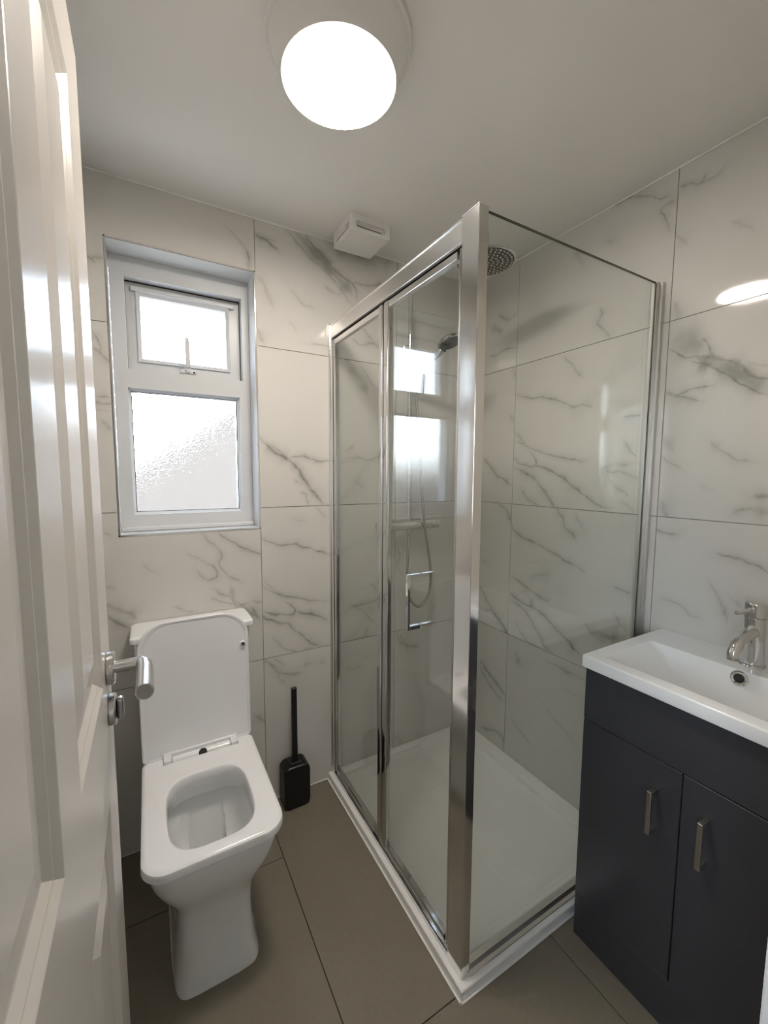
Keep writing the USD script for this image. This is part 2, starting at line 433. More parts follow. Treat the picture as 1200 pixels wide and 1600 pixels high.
def vein_points(key, shape, seed):
    """scattered points of a tile in metres (u, v) with the print's two values at each"""
    from scipy.spatial import cKDTree
    lines = VEINS.get(key, []); rows = [np.zeros((0, 2))]; field = []
    for i, (w, s, txt) in enumerate(lines):
        P = np.array(txt.split(), float).reshape(-1, 2)/1000
        if len(P) < 2: continue
        d = np.r_[0, np.cumsum(np.linalg.norm(np.diff(P, axis=0), axis=1))]
        n = max(4, int(d[-1]/.004)); q = np.linspace(0, d[-1], n)
        C = np.stack([np.interp(q, d, P[:, 0]), np.interp(q, d, P[:, 1])], 1)
        k = np.ones(5)/5; C[2:-2] = np.stack([np.convolve(C[:, j], k, 'valid') for j in (0, 1)], 1) if n > 8 else C[2:-2]
        T = np.gradient(C, axis=0); T /= np.linalg.norm(T, axis=1)[:, None]+1e-9; N = np.c_[-T[:, 1], T[:, 0]]
        r = np.random.RandomState(seed*131+i)
        def wob(step, amp):
            m = max(3, int(d[-1]/step)+2); return np.interp(q, np.linspace(0, d[-1], m), r.randn(m))*amp
        wide = w >= 14
        C = C+N*(wob(.03, .0022)+wob(.01, .0010))[:, None]
        ends = np.minimum(1, np.minimum(np.arange(n)+1, np.arange(n)[::-1]+1)/max(2, n*.16))
        W = w/1000*np.clip(1+wob(.025, .35), .45, 2.0)*(.5+.5*ends)*1.0; S = 1.15*s/100*np.clip(1+wob(.03, .25), .4, 1.5)*(.35+.65*ends)
        field.append((C, W, S, wide))
        for o in ((-2.2, -1.2, -.5, 0, .5, 1.2, 2.2) if wide else (-6, -3, -1.7, -.9, 0, .9, 1.7, 3, 6)): rows.append(C[::2 if abs(o) > 2 else 1]+N[::2 if abs(o) > 2 else 1]*(W*o)[::2 if abs(o) > 2 else 1, None])
    x0, y0, x1, y1 = shape.bounds
    g = np.stack(np.meshgrid(np.arange(x0+.02, x1-.01, .035), np.arange(y0+.02, y1-.01, .035)), -1).reshape(-1, 2)
    rows.append(g+np.random.RandomState(seed).uniform(-.004, .004, g.shape))
    P = np.vstack(rows)
    import shapely
    P = P[shapely.contains_xy(shape.buffer(-.003), P[:, 0], P[:, 1])]
    P = P[np.unique(np.round(P/.0007).astype(int), axis=0, return_index=True)[1]]
    edge = []
    for ringc in [shape.exterior, *shape.interiors]:
        c = np.array(ringc.coords)
        for a, b in zip(c[:-1], c[1:]):
            k = max(2, int(np.linalg.norm(b-a)/.006)); edge.append(a+(b-a)*np.linspace(0, 1, k, endpoint=False)[:, None])
    P = np.vstack([P, *edge])
    vein, cloud = np.zeros(len(P)), np.zeros(len(P))
    for C, W, S, wide in field:
        dist, idx = cKDTree(C).query(P); w, s = W[idx], S[idx]
        if wide: cloud = np.maximum(cloud, s*1.9*np.exp(-(dist/(w*1.15))**2))
        else:
            vein = np.maximum(vein, s*np.exp(-(dist/(w*.8))**2)); cloud = np.maximum(cloud, s*.52*np.exp(-(dist/(w*2.5+.007))**2))
    return P, np.clip(vein, 0, 1), np.clip(cloud, 0, 1)

def wall_tile(wall, to3d, rect, origin, key, seed, hole=None):
    """one tile: printed face, its four edges 8 mm deep; to3d(u, v, depth) gives a point"""
    u0, u1, v0, v1 = rect; shape = sbox(u0-origin[0], v0-origin[1], u1-origin[0], v1-origin[1])
    if hole is not None: shape = shape.difference(sbox(hole[0]-origin[0], hole[2]-origin[1], hole[1]-origin[0], hole[3]-origin[1]))
    if shape.is_empty: return
    P, a, c = vein_points(key, shape, seed)
    import shapely
    t = Delaunay(P).simplices; m = P[t].mean(1)
    d1, d2 = P[t[:, 1]]-P[t[:, 0]], P[t[:, 2]]-P[t[:, 0]]; ar = d1[:, 0]*d2[:, 1]-d1[:, 1]*d2[:, 0]
    t = t[shapely.contains_xy(shape, m[:, 0], m[:, 1]) & (np.abs(ar) > 1e-9)]
    V = [to3d(P[:, 0]+origin[0], P[:, 1]+origin[1], np.zeros(len(P)))]; F = [t]; n = len(P); A, Cc = [a], [c]
    for ringc in [shape.exterior, *shape.interiors]:
        q = np.array(ringc.coords)
        for p0, p1 in zip(q[:-1], q[1:]):
            V.append(to3d(np.array([p0[0], p1[0], p1[0], p0[0]])+origin[0], np.array([p0[1], p1[1], p1[1], p0[1]])+origin[1], np.array([0, 0, .008, .008])))
            F.append(np.array([[0, 1, 2], [0, 2, 3]])+n); n += 4; A.append(np.zeros(4)); Cc.append(np.zeros(4))
    V, F, A, Cc = np.vstack(V), np.vstack(F), np.hstack(A), np.hstack(Cc)
    nrm = to3d(np.zeros(1), np.zeros(1), np.zeros(1))[0]-to3d(np.zeros(1), np.zeros(1), np.ones(1))[0]
    k = np.cross(V[F[:len(t), 1]]-V[F[:len(t), 0]], V[F[:len(t), 2]]-V[F[:len(t), 0]])@nrm < 0
    F[:len(t)][k] = F[:len(t)][k][:, ::-1]
    g = usdkit.mesh(stage, numbered(wall.path, 'tile'), (V, F), M['marble'], smooth=False)
    api = UsdGeom.PrimvarsAPI(g)
    for nm, val in (('vein', A), ('cloud', Cc)): api.CreatePrimvar(nm, Sdf.ValueTypeNames.FloatArray, 'vertex').Set(Vt.FloatArray.FromNumpy(val.astype(np.float32)))
PRINTS = ['B12', 'B11', 'R11', 'R12', 'B01', 'B13']

# floor
t = thing('floor', kind='structure')
part(t, 'screed', box(XL-.02, .02, YH, .02, -.06, -.004), M['floor_grout'])
for xa, xb, cuts in ((XL, -1.052, (0, -.2745, YH)), (-1.052, -.4475, (0, -.8775, YH)), (-.4475, 0, (0, -.2745, YH))):
    for ya, yb in zip(cuts[1:], cuts[:-1]):
        part(t, 'tile', box(xa+.0013, xb-.0013, ya+.0013, yb-.0013, -.010, 0, .0006), M['floor'], smooth=False)
# ceiling
part(None, 'ceiling', box(XL-.1, .1, YH-.02, .25, H, H+.05), M['ceiling'], kind='structure')
# back wall
wb = thing('wall_back', kind='structure')
part(wb, 'masonry', [box(XL-.1, WIN[0]-.012, .009, .26, -.06, H), box(WIN[1]+.012, .1, .009, .26, -.06, H),
                     box(WIN[0]-.012, WIN[1]+.012, .009, .26, -.06, WIN[2]-.012), box(WIN[0]-.012, WIN[1]+.012, .009, .26, WIN[3]+.012, H)], M['grout'], smooth=False)
part(wb, 'grout', trimesh.util.concatenate([extrude(sbox(XL, 0, 0, H).difference(sbox(WIN[0]-.01, WIN[2]-.01, WIN[1]+.01, WIN[3]+.01)), .007, XZ)]).apply_translation([0, .009, 0]), M['grout'], smooth=False)
b3 = lambda u, v, d: np.stack([u, d+0.0*u, v], 1)
for c in range(3):
    for r in range(4):
        rect = (max(EX[c]+J, XL), min(EX[c+1]-J, 0), Z0+TP*r+J if r else 0, min(Z0+TP*(r+1)-J, H))
        wall_tile(wb, b3, rect, (EX[c], Z0+TP*r), f'B{c}{r}', 10*c+r+1, (WIN[0]-.004, WIN[1]+.004, WIN[2]-.004, WIN[3]+.004) if c == 0 else None)
# lining of the window reveal and its metal edge strips
x0, x1, z0, z1 = WIN
part(wb, 'reveal_tile', box(x0-.010, x0, .002, .108, z0, z1), M['upvc'])
part(wb, 'reveal_tile', box(x1, x1+.010, .002, .108, z0, z1), M['upvc'])
part(wb, 'reveal_tile', box(x0-.010, x1+.010, .002, .108, z1, z1+.010), M['upvc'])
part(wb, 'reveal_tile', box(x0-.010, x1+.010, .002, .108, z0-.010, z0), M['upvc'])
for bx in (box(x0-.004, x0+.002, -.002, .004, z0-.004, z1+.004, .001), box(x1-.002, x1+.004, -.002, .004, z0-.004, z1+.004, .001),
           box(x0-.004, x1+.004, -.002, .004, z1-.002, z1+.004, .001), box(x0-.004, x1+.004, -.002, .004, z0-.004, z0+.002, .001)):
    part(wb, 'edge_strip', bx, M['satin'])
# right wall
wr = thing('wall_right', kind='structure')
part(wr, 'masonry', box(.0095, .12, YH, .009, -.06, H), M['grout'], smooth=False)
part(wr, 'grout', box(.002, .0095, YF, .0, 0, H), M['grout'], smooth=False)
r3 = lambda u, v, d: np.stack([d+0.0*u, -u, v], 1)
for c in range(3):
    for r in range(4):
        rect = (max(-EY[c]+J, 0), min(-EY[c+1]-J, -YF), Z0+TP*r+J if r else 0, min(Z0+TP*(r+1)-J, H))
        wall_tile(wr, r3, rect, (-EY[c], Z0+TP*r), f'R{c}{r}', 40+10*c+r)
# left wall, behind the open door
wl = thing('wall_left', kind='structure')
part(wl, 'masonry', box(XL-.12, XL-.0095, YH, .009, -.06, H), M['grout'], smooth=False)
part(wl, 'grout', box(XL-.0095, XL-.002, YF, 0, 0, H), M['grout'], smooth=False)
l3 = lambda u, v, d: np.stack([XL-d, u, v], 1)
for c, (a, b) in enumerate(((-.602, 0), (-1.204, -.602), (YF, -1.204))):
    for r in range(4):
        wall_tile(wl, l3, (a+J, b-J, Z0+TP*r+J if r else 0, min(Z0+TP*(r+1)-J, H)), (b-.602, Z0+TP*r), PRINTS[(c*4+r) % 6], 80+4*c+r)
# front wall with the doorway
DX0, DX1, DH = -1.535, -.700, 1.995            # lining's clear opening
wf = part(None, 'wall_front', [box(XL-.12, DX0-.03, YH, YF, -.06, H), box(DX1+.03, .12, YH, YF, -.06, H), box(DX0-.03, DX1+.03, YH, YF, DH+.03, H)], M['plaster'], smooth=False, kind='structure')
tf = thing('trim_1', 'white painted door lining and architrave around the doorway', None, (0, 0, 0), 'structure')
part(tf, 'lining', box(DX1, DX1+.03, YH-.002, YF+.002, 0, DH+.03, .002), M['frame_paint'])
part(tf, 'lining', box(DX0-.03, DX0, YH-.002, YF+.002, 0, DH+.03, .002), M['frame_paint'])
part(tf, 'lining', box(DX0, DX1, YH-.002, YF+.002, DH, DH+.03, .002), M['frame_paint'])
part(tf, 'architrave', box(DX1, DX1+.06, YF, YF+.016, 0, DH+.06, .003), M['frame_paint'])
part(tf, 'architrave', box(DX0, DX1, YF, YF+.016, DH, DH+.06, .003), M['frame_paint'])
# hall behind the camera, with a window at its end
HW = (-2.60, -1.70, .95, 2.00)
part(None, 'floor_hall', box(-2.4, .6, -2.75, YH, -.06, -.002), M['carpet'], smooth=False, kind='structure')
part(None, 'ceiling_hall', box(-2.4, .6, -2.75, YH, 2.35, 2.40), M['ceiling'], smooth=False, kind='structure')
part(None, 'wall_hall', [box(-2.45, .65, -2.80, -2.75, -.06, 2.4), *[box(-2.45, -2.40, *q, -.06, 2.4) for q in ((-2.75, HW[0]), (HW[1], YH))], box(-2.45, -2.40, HW[0], HW[1], -.06, HW[2]), box(-2.45, -2.40, HW[0], HW[1], HW[3], 2.4), box(.6, .65, -2.75, YH, -.06, 2.4),
                         box(-2.45, XL-.12, YH, YH+.05, -.06, 2.4), box(.12, .65, YH, YH+.05, -.06, 2.4), box(XL-.12, .12, YH-.001, YH+.02, H, 2.4)], M['plaster'], smooth=False, kind='structure')
w2 = thing('window_2', 'white framed window at the end of the hall behind the camera', None, (-2.43, -2.15, .95), 'structure')
part(w2, 'frame', man(box(-2.455, -2.405, HW[0]+.001, HW[1]-.001, HW[2]+.001, HW[3]-.001)) - man(box(-2.6, -2.3, HW[0]+.05, HW[1]-.05, HW[2]+.05, HW[3]-.05)), M['upvc'], smooth=False)
part(w2, 'pane', box(-2.432, -2.428, HW[0]+.0505, HW[1]-.0505, HW[2]+.0505, HW[3]-.0505), M['window_glass'], smooth=False)
# sealant along the floor, the corner and the ceiling
tb = thing('trim_2', 'white sealant bead along the floor and ceiling edges', None, (0, 0, 0), 'structure')
part(tb, 'floor_bead', box(XL, -.775, -.004, 0, 0, .004, .0015), M['sealant'])
part(tb, 'ceiling_bead', box(XL, 0, -.003, 0, H-.004, H), M['sealant'])
part(tb, 'ceiling_bead', box(-.004, 0, YF, 0, H-.006, H, .0018), M['sealant'])
part(tb, 'corner_bead', box(-.003, 0, -.003, 0, 0, H), M['sealant'])

# ------------------------------------------------------------------ window
w = thing('window_1', 'white plastic window with a clear vent light above an obscure pane', None, ((x0+x1)/2, .13, z0), 'structure')
FX0, FX1 = x0+.0005, x1-.0005
fo = man(box(FX0, FX1, .108, .215, z0+.0005, z1-.0005))
zt0, zt1 = 1.628, 1.692          # transom
fo -= man(box(x0+.040, x1-.040, .05, .3, z0+.058, zt0)); fo -= man(box(x0+.044, x1-.026, .05, .152, zt1, z1-.062)); fo -= man(box(x0+.036, x1-.018, .150, .3, zt1-.008, z1-.054))
part(w, 'frame', fo, M['upvc'], smooth=False)
part(w, 'sill', box(FX0, FX1, .085, .112, z0+.0005, z0+.016, .003), M['upvc'])
def bead(xa, xb, za, zb, y, wd, dp, m='upvc', nm='bead'):
    """mitred glazing bead: four sloping sides round an opening, thick at the outside"""
    o = np.array([(xa, za), (xb, za), (xb, zb), (xa, zb)]); i = np.array([(xa+wd, za+wd), (xb-wd, za+wd), (xb-wd, zb-wd), (xa+wd, zb-wd)])
    P, F = [], []
    for k in range(4):
        n = (k+1) % 4; s = len(P)
        P += [(*o[k], 0), (*o[n], 0), (*i[n], 0), (*i[k], 0), (*o[k], dp), (*o[n], dp), (*i[n], dp*.35), (*i[k], dp*.35)]
        F += [[s+a, s+b, s+c, s+d] for a, b, c, d in ((0, 1, 2, 3), (4, 7, 6, 5), (0, 4, 5, 1), (1, 5, 6, 2), (2, 6, 7, 3), (3, 7, 4, 0))]
    P = np.array(P); m3 = trimesh.Trimesh(np.c_[P[:, 0], y-P[:, 2], P[:, 1]], [f for q in F for f in ((q[0], q[1], q[2]), (q[0], q[2], q[3]))], process=False)
    m3.fix_normals(); return m3
part(w, 'glazing_bead', bead(x0+.040, x1-.040, z0+.058, zt0, .136, .008, .014), M['upvc'], smooth=False)
part(w, 'gasket', bead(x0+.047, x1-.047, z0+.065, zt0-.007, .138, .003, .003), M['dark_seal'], smooth=False)
part(w, 'pane', box(x0+.041, x1-.041, .138, .142, z0+.059, zt0-.001), M['obscure'], smooth=False, label='textured obscure glass pane')
# vent sash, set back in its rebate
sx0, sx1, sz0, sz1 = x0+.038, x1-.020, zt1-.006, z1-.056
ox0, ox1, oz0, oz1 = x0+.088, x1-.078, 1.7405, 1.957
so = man(box(sx0, sx1, .155, .210, sz0, sz1)) - man(box(ox0-.006, ox1+.006, 0, .3, oz0-.006, oz1+.006))
sash = part(w, 'sash', so, M['upvc'], smooth=False)
part((w, sash), 'glazing_bead', bead(ox0-.012, ox1+.012, oz0-.012, oz1+.012, .1555, .012, .008), M['upvc'], smooth=False)
part((w, sash), 'pane', box(ox0-.0055, ox1+.0055, .187, .191, oz0-.0055, oz1+.0055), M['window_glass'], smooth=False, label='clear bright pane')
part((w, sash), 'head_strip', rbox(x0+.060, x1-.045, .140, .1555, z1-.094, z1-.078, .005), M['upvc'])
part(w, 'rebate_seal', [box(x0+.043, x1-.025, .148, .1555, z1-.064, z1-.0615), box(x1-.0275, x1-.0255, .148, .1555, zt1, z1-.062), box(x0+.0435, x0+.0445, .148, .1555, zt1, z1-.062), box(x0+.044, x1-.026, .150, .1555, zt1-.0005, zt1+.001)], M['dark_seal'], smooth=False)
# handle: keep plate and an upright lever
hx = -1.268
hd = part(w, 'window_handle', rbox(hx-.026, hx+.030, .108, .1205, 1.696, 1.710, .004), M['upvc'])
part((w, hd), 'lever', [box(hx-.007, hx+.010, .096, .110, 1.698, 1.727, .003), trimesh.convex.convex_hull(np.vstack([box(hx-.006, hx+.009, .090, .103, 1.715, 1.72, .002).vertices, box(hx-.0055, hx+.0055, .086, .096, 1.812, 1.818, .002).vertices]))], M['upvc'])
part((w, hd), 'screw', cyl((hx+.022, .1085, 1.703), (hx+.022, .1065, 1.703), .0032, 14), M['dark_seal'])
part((w, hd), 'screw', cyl((hx+.002, .0985, 1.712), (hx+.002, .0968, 1.712), .003, 14), M['dark_seal'])

# outside
part(None, 'ground', box(-40, 40, -30, 45, -3.0, -2.9), M['ground'], smooth=False, kind='structure')
hs = thing('house', 'neighbouring house with a pitched roof seen through the obscure glass', 'house', (2.5, 9, -2.9))
gy = 7.0
part(hs, 'gable_wall', extrude(Polygon([(-4.0, -2.9), (6.3, -2.9), (6.3, .0), (1.15, 3.43), (-4.0, -.18)]), 6.0, XZ).apply_translation([0, gy+6, 0]), M['render'], smooth=False)
part(hs, 'side_wing', box(-16, -4.05, gy, gy+4, -2.9, 1.55), M['render'], smooth=False)
for sgn in (-1, 1):
    a = math.atan2(.72, 1); L = 6.6
    s = box(0, L, gy-.2, gy+6.2, 0, .12); s.apply_transform(trimesh.transformations.rotation_matrix(a, [0, 1, 0]))
    if sgn < 0: s.apply_transform(np.diag([-1, 1, 1, 1])); s.invert()
    part(hs, 'roof_slope', at(s, 1.15, 0, 3.45), M['roof'], smooth=False)

# ------------------------------------------------------------------ door (open, against the left wall)
DP = -1.484; DY0, DY1, DZ0, DZ1 = -.737, -1.540, .006, 1.986
dr = thing('door_1', 'open cream white panelled door with chrome lever handle', None, (DP-.0175, DY1, 0), 'structure')
def d3(P2, depth): P2 = np.asarray(P2, float); return np.c_[DP-np.broadcast_to(depth, len(P2)), P2]
panels = [(-1.108, -.862, 1.003, 1.868), (-1.435, -1.205, 1.003, 1.868), (-1.108, -.862, .235, .815), (-1.435, -1.205, .235, .815)]
leaf = sbox(DY1, DZ0, DY0, DZ1)
for q in panels: leaf = leaf.difference(sbox(q[0], q[2], q[1], q[3]))
YZ = np.array([[0, 0, 1, 0], [1, 0, 0, 0], [0, 1, 0, 0], [0, 0, 0, 1.0]])       # polygon in y,z extruded towards +x
part(dr, 'leaf', extrude(leaf, .035, YZ).apply_translation([DP-.035, 0, 0]), M['door_paint'], smooth=False)
PROF = [(0, 0), (.0015, .0006), (.009, .0052), (.0105, .0056), (.019, .0108), (.022, .0110), (.026, .0105), (.070, .0025), (.074, .0018)]
for q in panels:
    R = [d3([(q[0]+i, q[2]+i), (q[1]-i, q[2]+i), (q[1]-i, q[3]-i), (q[0]+i, q[3]-i)], dpt) for i, dpt in PROF]
    back = d3([(q[0], q[2]), (q[1], q[2]), (q[1], q[3]), (q[0], q[3])], .030)
    part(dr, 'panel', skin([back]+R), M['door_paint'], smooth=False)
# lever handle on its rose, thumb turn below
hy, hz = -.800, 1.009
hnd = part(dr, 'door_handle', cyl((DP, hy, hz), (DP+.012, hy, hz), .027, 48, bev=.002), M['satin_handle'], label='chrome rose')
part((dr, hnd), 'spindle', cyl((DP+.012, hy, hz), (DP+.052, hy, hz), .0098, 28), M['satin_handle'])
part((dr, hnd), 'lever', tube([(DP+.040, hy+.003, hz), (DP+.050, hy-.001, hz), (DP+.0545, hy-.012, hz-.001), (DP+.0555, hy-.030, hz-.002), (DP+.0555, hy-.075, hz-.002), (DP+.0555, hy-.1105, hz-.002)], [.0090, .0112, .0120, .0122, .0124, .0126], 28), M['satin_handle'])
part((dr, hnd), 'lever_cap', cyl((DP+.0555, hy-.1102, hz-.002), (DP+.0555, hy-.1112, hz-.002), .0108, 28), M['brushed'])
lz = .937
lock = part(dr, 'lock_rose', cyl((DP, hy, lz), (DP+.011, hy, lz), .026, 48, bev=.002), M['satin_handle'])
part((dr, lock), 'thumb_turn', rbox(DP+.011, DP+.022, hy-.008, hy+.008, lz-.019, lz+.019, .0052), M['satin_handle'])
for hz_ in (.25, 1.0, 1.75): part(dr, 'hinge', cyl((DP-.035-.004, DY1-.004, hz_-.05), (DP-.035-.004, DY1-.004, hz_+.05), .0045, 16), M['satin_handle'])

# ------------------------------------------------------------------ ceiling lamp
LX, LY = -1.020, -.713
lp = thing('ceiling_lamp', 'round white flush ceiling lamp with a glowing drum, lit', 'lamp', (LX, LY, H))
part(lp, 'base_plate', at(lathe([(0, 0), (.150, 0), (.154, -.002), (.154, -.011), (.150, -.014), (0, -.014)][::-1], n=96), LX, LY, H), M['white_plastic'])
part(lp, 'drum', at(lathe([(0, -.014), (.146, -.014), (.144, -.018), (.126, -.072), (.1215, -.080), (.1195, -.079), (0, -.079)][::-1], n=96), LX, LY, H), M['white_plastic'])
part(lp, 'diffuser', at(lathe([(0, -.0792), (.1185, -.0792), (.1175, -.0815), (.100, -.0835), (0, -.0845)][::-1], n=96), LX, LY, H), M['lamp'], label='bright glowing round diffuser')

# ------------------------------------------------------------------ extractor fan on the ceiling
ef = thing('extractor_fan', 'small square white extractor fan on the ceiling near the window wall', 'fan', (-.676, -.128, H))
ex0, ex1, ey0, ey1, ez = -.756, -.597, -.207, -.050, 2.193
body = man(rbox(ex0, ex1, ey0, ey1, ez, H+.03, .004)) ^ man(box(ex0-.1, ex1+.1, ey0-.1, ey1+.1, ez-.1, H))
slot = man(rbox(ex0+.020, ex1-.020, ey0-.02, ey0+.016, ez+.012, ez+.034, .0105)); slot2 = man(rbox(ex0-.02, ex0+.010, ey0+.020, ey1-.030, ez+.012, ez+.017, .0024)); slot3 = man(rbox(ex0-.02, ex0+.010, ey0+.016, ey0+.045, ez+.022, ez+.030, .0035))
part(ef, 'cover', body-slot-slot2-slot3, M['white_plastic'], smooth=25)
part(ef, 'air_slot', rbox(ex0+.019, ex1-.019, ey0+.0152, ey0+.0172, ez+.011, ez+.035, .0008), M['slot_grey'])

# ------------------------------------------------------------------ shower tray
TX, TY, TZ = -.775, -.893, .030
st = thing('shower_tray', 'low white rectangular shower tray inside the glass enclosure', 'shower tray', ((TX)/2, TY/2, 0))
outer = skin([ring3(rrect(TX, -.0005, TY, -.0005, .003), z) for z in (0, TZ-.003)]+[ring3(rrect(TX+.002, -.0025, TY+.002, -.0025, .003), TZ)])
bowl = skin([ring3(rrect(*b, r), z) for b, r, z in (((-.690, -.092, -.790, -.062), .03, .0085), ((-.706, -.074, -.806, -.045), .03, .0105), ((-.711, -.068, -.811, -.039), .028, .0135), ((-.714, -.0635, -.8145, -.0345), .026, .0280), ((-.717, -.060, -.818, -.031), .026, .0300), ((-.719, -.058, -.820, -.029), .026, .0340))])
part(st, 'tray', man(outer)-man(bowl), M['acrylic'], smooth=30)
part(st, 'sealant_strip', [box(TX-.006, TX, TY-.006, -.0005, 0, .004, .0012), box(TX-.006, -.0005, TY-.006, TY, 0, .004, .0012)], M['sealant'])

# ------------------------------------------------------------------ shower enclosure
se = thing('shower_enclosure', 'chrome framed glass shower enclosure with a hinged door and glass side panel', 'shower enclosure', (-.745, -.86, TZ))
PX, PY, ST = -.760, -.873, 1.922
A, C_, G = M['satin'], M['chrome'], M['glass']
part(se, 'wall_profile', [box(PX-.001, -.733, -.012, -.0006, TZ, ST+.006, .001), box(PX+.003, -.736, -.034, -.012, TZ, ST, .001)], A)
part(se, 'door_seal', box(PX+.006, -.742, -.0375, -.034, TZ+.02, ST-.06), M['dark_seal'])
part(se, 'corner_post', box(PX, -.7325, PY, -.815, TZ, ST, .0012), M['post_chrome'], label='broad mirror chrome corner post')
part(se, 'post_cap', box(PX-.001, -.7315, PY-.001, -.814, ST, ST+.003, .001), A)
part(se, 'header_rail', [box(PX, -.735, -.815, -.034, ST-.056, ST-.008, .0015), box(PX-.003, -.755, -.815, -.034, ST-.010, ST-.004, .001)], A)
part(se, 'header_seal', box(PX+.001, -.738, -.815, -.034, ST-.0615, ST-.056), M['dark_seal'])
part(se, 'threshold_rail', [box(PX+.001, -.735, -.815, -.034, TZ, TZ+.016, .0015), box(PX+.008, -.739, -.815, -.034, TZ+.016, TZ+.024, .001)], C_)
part(se, 'threshold_seal', box(PX+.009, -.741, -.815, -.034, TZ+.024, TZ+.029), M['dark_seal'])
dz0, dz1 = TZ+.030, ST-.064
def leaf_panel(y0, y1, xo, wa, wb):
    """one framed glass leaf between y0 (near) and y1 (far)"""
    lf = part(se, 'door_leaf', box(xo-.003, xo+.003, y0+.010, y1-.010, dz0+.006, dz1-.006), G, smooth=False, label='clear glass leaf')
    s = (se, lf)
    part(s, 'stile', tube_bar(xo, y0, y0+wa, dz0, dz1), C_); part(s, 'stile', tube_bar(xo, y1-wb, y1, dz0, dz1), C_)
    part(s, 'top_rail', box(xo-.009, xo+.009, y0+.018, y1-.018, dz1-.018, dz1, .0015), A)
    part(s, 'bottom_rail', box(xo-.009, xo+.009, y0+.018, y1-.018, dz0, dz0+.014, .0015), C_)
    return lf
def tube_bar(xo, ya, yb, za, zb):
    P = rrect(xo-.010, xo+.010, ya, yb, .005, 5); return skin([ring3(P, za), ring3(P, zb)])
l1 = leaf_panel(-.437, -.040, -.747, .025, .018)
l2 = leaf_panel(-.811, -.444, -.747, .010, .030)
part(se, 'meeting_seal', box(-.752, -.742, -.4435, -.4365, dz0+.004, dz1-.004), M['dark_seal'])
part(se, 'post_seal', box(-.752, -.742, -.8145, -.8115, dz0, dz1), M['dark_seal'])
hy = -.648
ph = part((se, l2), 'pull_handle', [box(-.793, -.785, hy-.006, hy+.006, .893, 1.053, .001), box(-.7855, -.7505, hy-.006, hy+.006, 1.041, 1.053, .001), box(-.7855, -.7505, hy-.006, hy+.006, .893, .905, .001)], C_, label='square chrome bar pull handle')
# side panel
gy0 = -.858
sp = part(se, 'side_panel', box(-.734, -.004, gy0, gy0+.006, TZ+.012, ST+.002), G, smooth=False, label='clear fixed glass side panel')
part((se, sp), 'polished_edge', [box(-.734, -.004, gy0-.0002, gy0+.0062, ST+.002, ST+.0036), box(-.0335, -.0315, gy0-.0022, gy0-.0002, TZ+.012, ST+.002)], M['glass_edge'], smooth=False)
part(se, 'wall_profile', [box(-.014, -.0006, gy0-.013, gy0+.019, TZ, ST+.004, .001), box(-.030, -.014, gy0-.005, gy0+.011, TZ, ST+.004, .001)], M['matt_alu'])
part(se, 'floor_profile', [box(-.7325, -.030, gy0-.006, gy0+.012, TZ, TZ+.013, .001), box(-.7325, -.030, gy0-.022, gy0+.016, TZ, TZ+.004, .001)], A)

# ------------------------------------------------------------------ shower set on the back wall
ss = thing('shower_set', 'chrome riser shower with bar mixer valve and round rain head', 'shower', (-.408, 0, 1.1))
RX, RY = -.408, -.062
vb = part(ss, 'mixer_valve', lathe([(0, 0), (.0205, 0), (.0222, .003), (.0222, .232), (.0205, .235), (0, .235)], (-.525, RY, 1.108), (1, 0, 0), 40), C_)
for xa, xb in ((-.527, -.568), (-.288, -.245)):
    part((ss, vb), 'control_knob', cyl((xa, RY, 1.108), (xb, RY, 1.108), .0215, 36, bev=.003), C_)
part((ss, vb), 'knob_stop', rbox(-.262, -.250, RY-.030, RY-.018, 1.100, 1.112, .003), C_)
for xx in (-.483, -.333): part((ss, vb), 'wall_flange', [cyl((xx, -.0006, 1.108), (xx, -.010, 1.108), .032, 36, bev=.002), cyl((xx, -.010, 1.108), (xx, RY, 1.108), .013, 24)], C_)
part(ss, 'riser_pipe', tube([(RX, RY, 1.125), (RX, RY, 1.6), (RX, RY, 2.09), (RX, RY-.004, 2.115), (RX, RY-.016, 2.137), (RX, RY-.040, 2.147), (RX, RY-.08, 2.147), (RX, -.49, 2.147), (RX, -.506, 2.141), (RX, -.512, 2.125), (RX, -.512, 2.060)], .0100, 20), C_)
part(ss, 'wall_bracket', [cyl((RX, -.0006, 1.872), (RX, -.009, 1.872), .024, 32, bev=.002), cyl((RX, -.009, 1.872), (RX, RY, 1.872), .0085, 20), cyl((RX, RY, 1.857), (RX, RY, 1.887), .0145, 28), cyl((RX-.032, RY, 1.872), (RX+.032, RY, 1.872), .0095, 20, bev=.002)], C_)
rh = part(ss, 'rain_head', at(lathe([(0, .030), (.016, .028), (.018, .014), (.060, .010), (.099, .005), (.101, .001), (.099, -.001), (0, -.001)][::-1], n=72), RX, -.512, 2.035), C_)
part((ss, rh), 'nozzle_plate', at(lathe([(0, -.0008), (.093, -.0008), (.092, -.0022), (0, -.0026)][::-1], n=64), RX, -.512, 2.035), M['grey_face'])
nz = [at(cyl((0, 0, 0), (0, 0, -.0032), .0036, 8, r1=.0024), RX+r*math.cos(a), -.512+r*math.sin(a), 2.033) for k, r in enumerate((.012, .027, .042, .057, .072, .086)) for a in np.linspace(0, 2*math.pi, 6*(k+1), endpoint=False)]
part((ss, rh), 'nozzles', nz, M['brushed'], kind='stuff')
sl = part(ss, 'slider', [cyl((RX, RY, 1.745), (RX, RY, 1.795), .0165, 28, bev=.002), cyl((RX-.034, RY, 1.77), (RX+.028, RY, 1.77), .012, 24, bev=.002), cyl((RX, RY-.012, 1.77), (RX, RY-.030, 1.765), .013, 24)], C_)
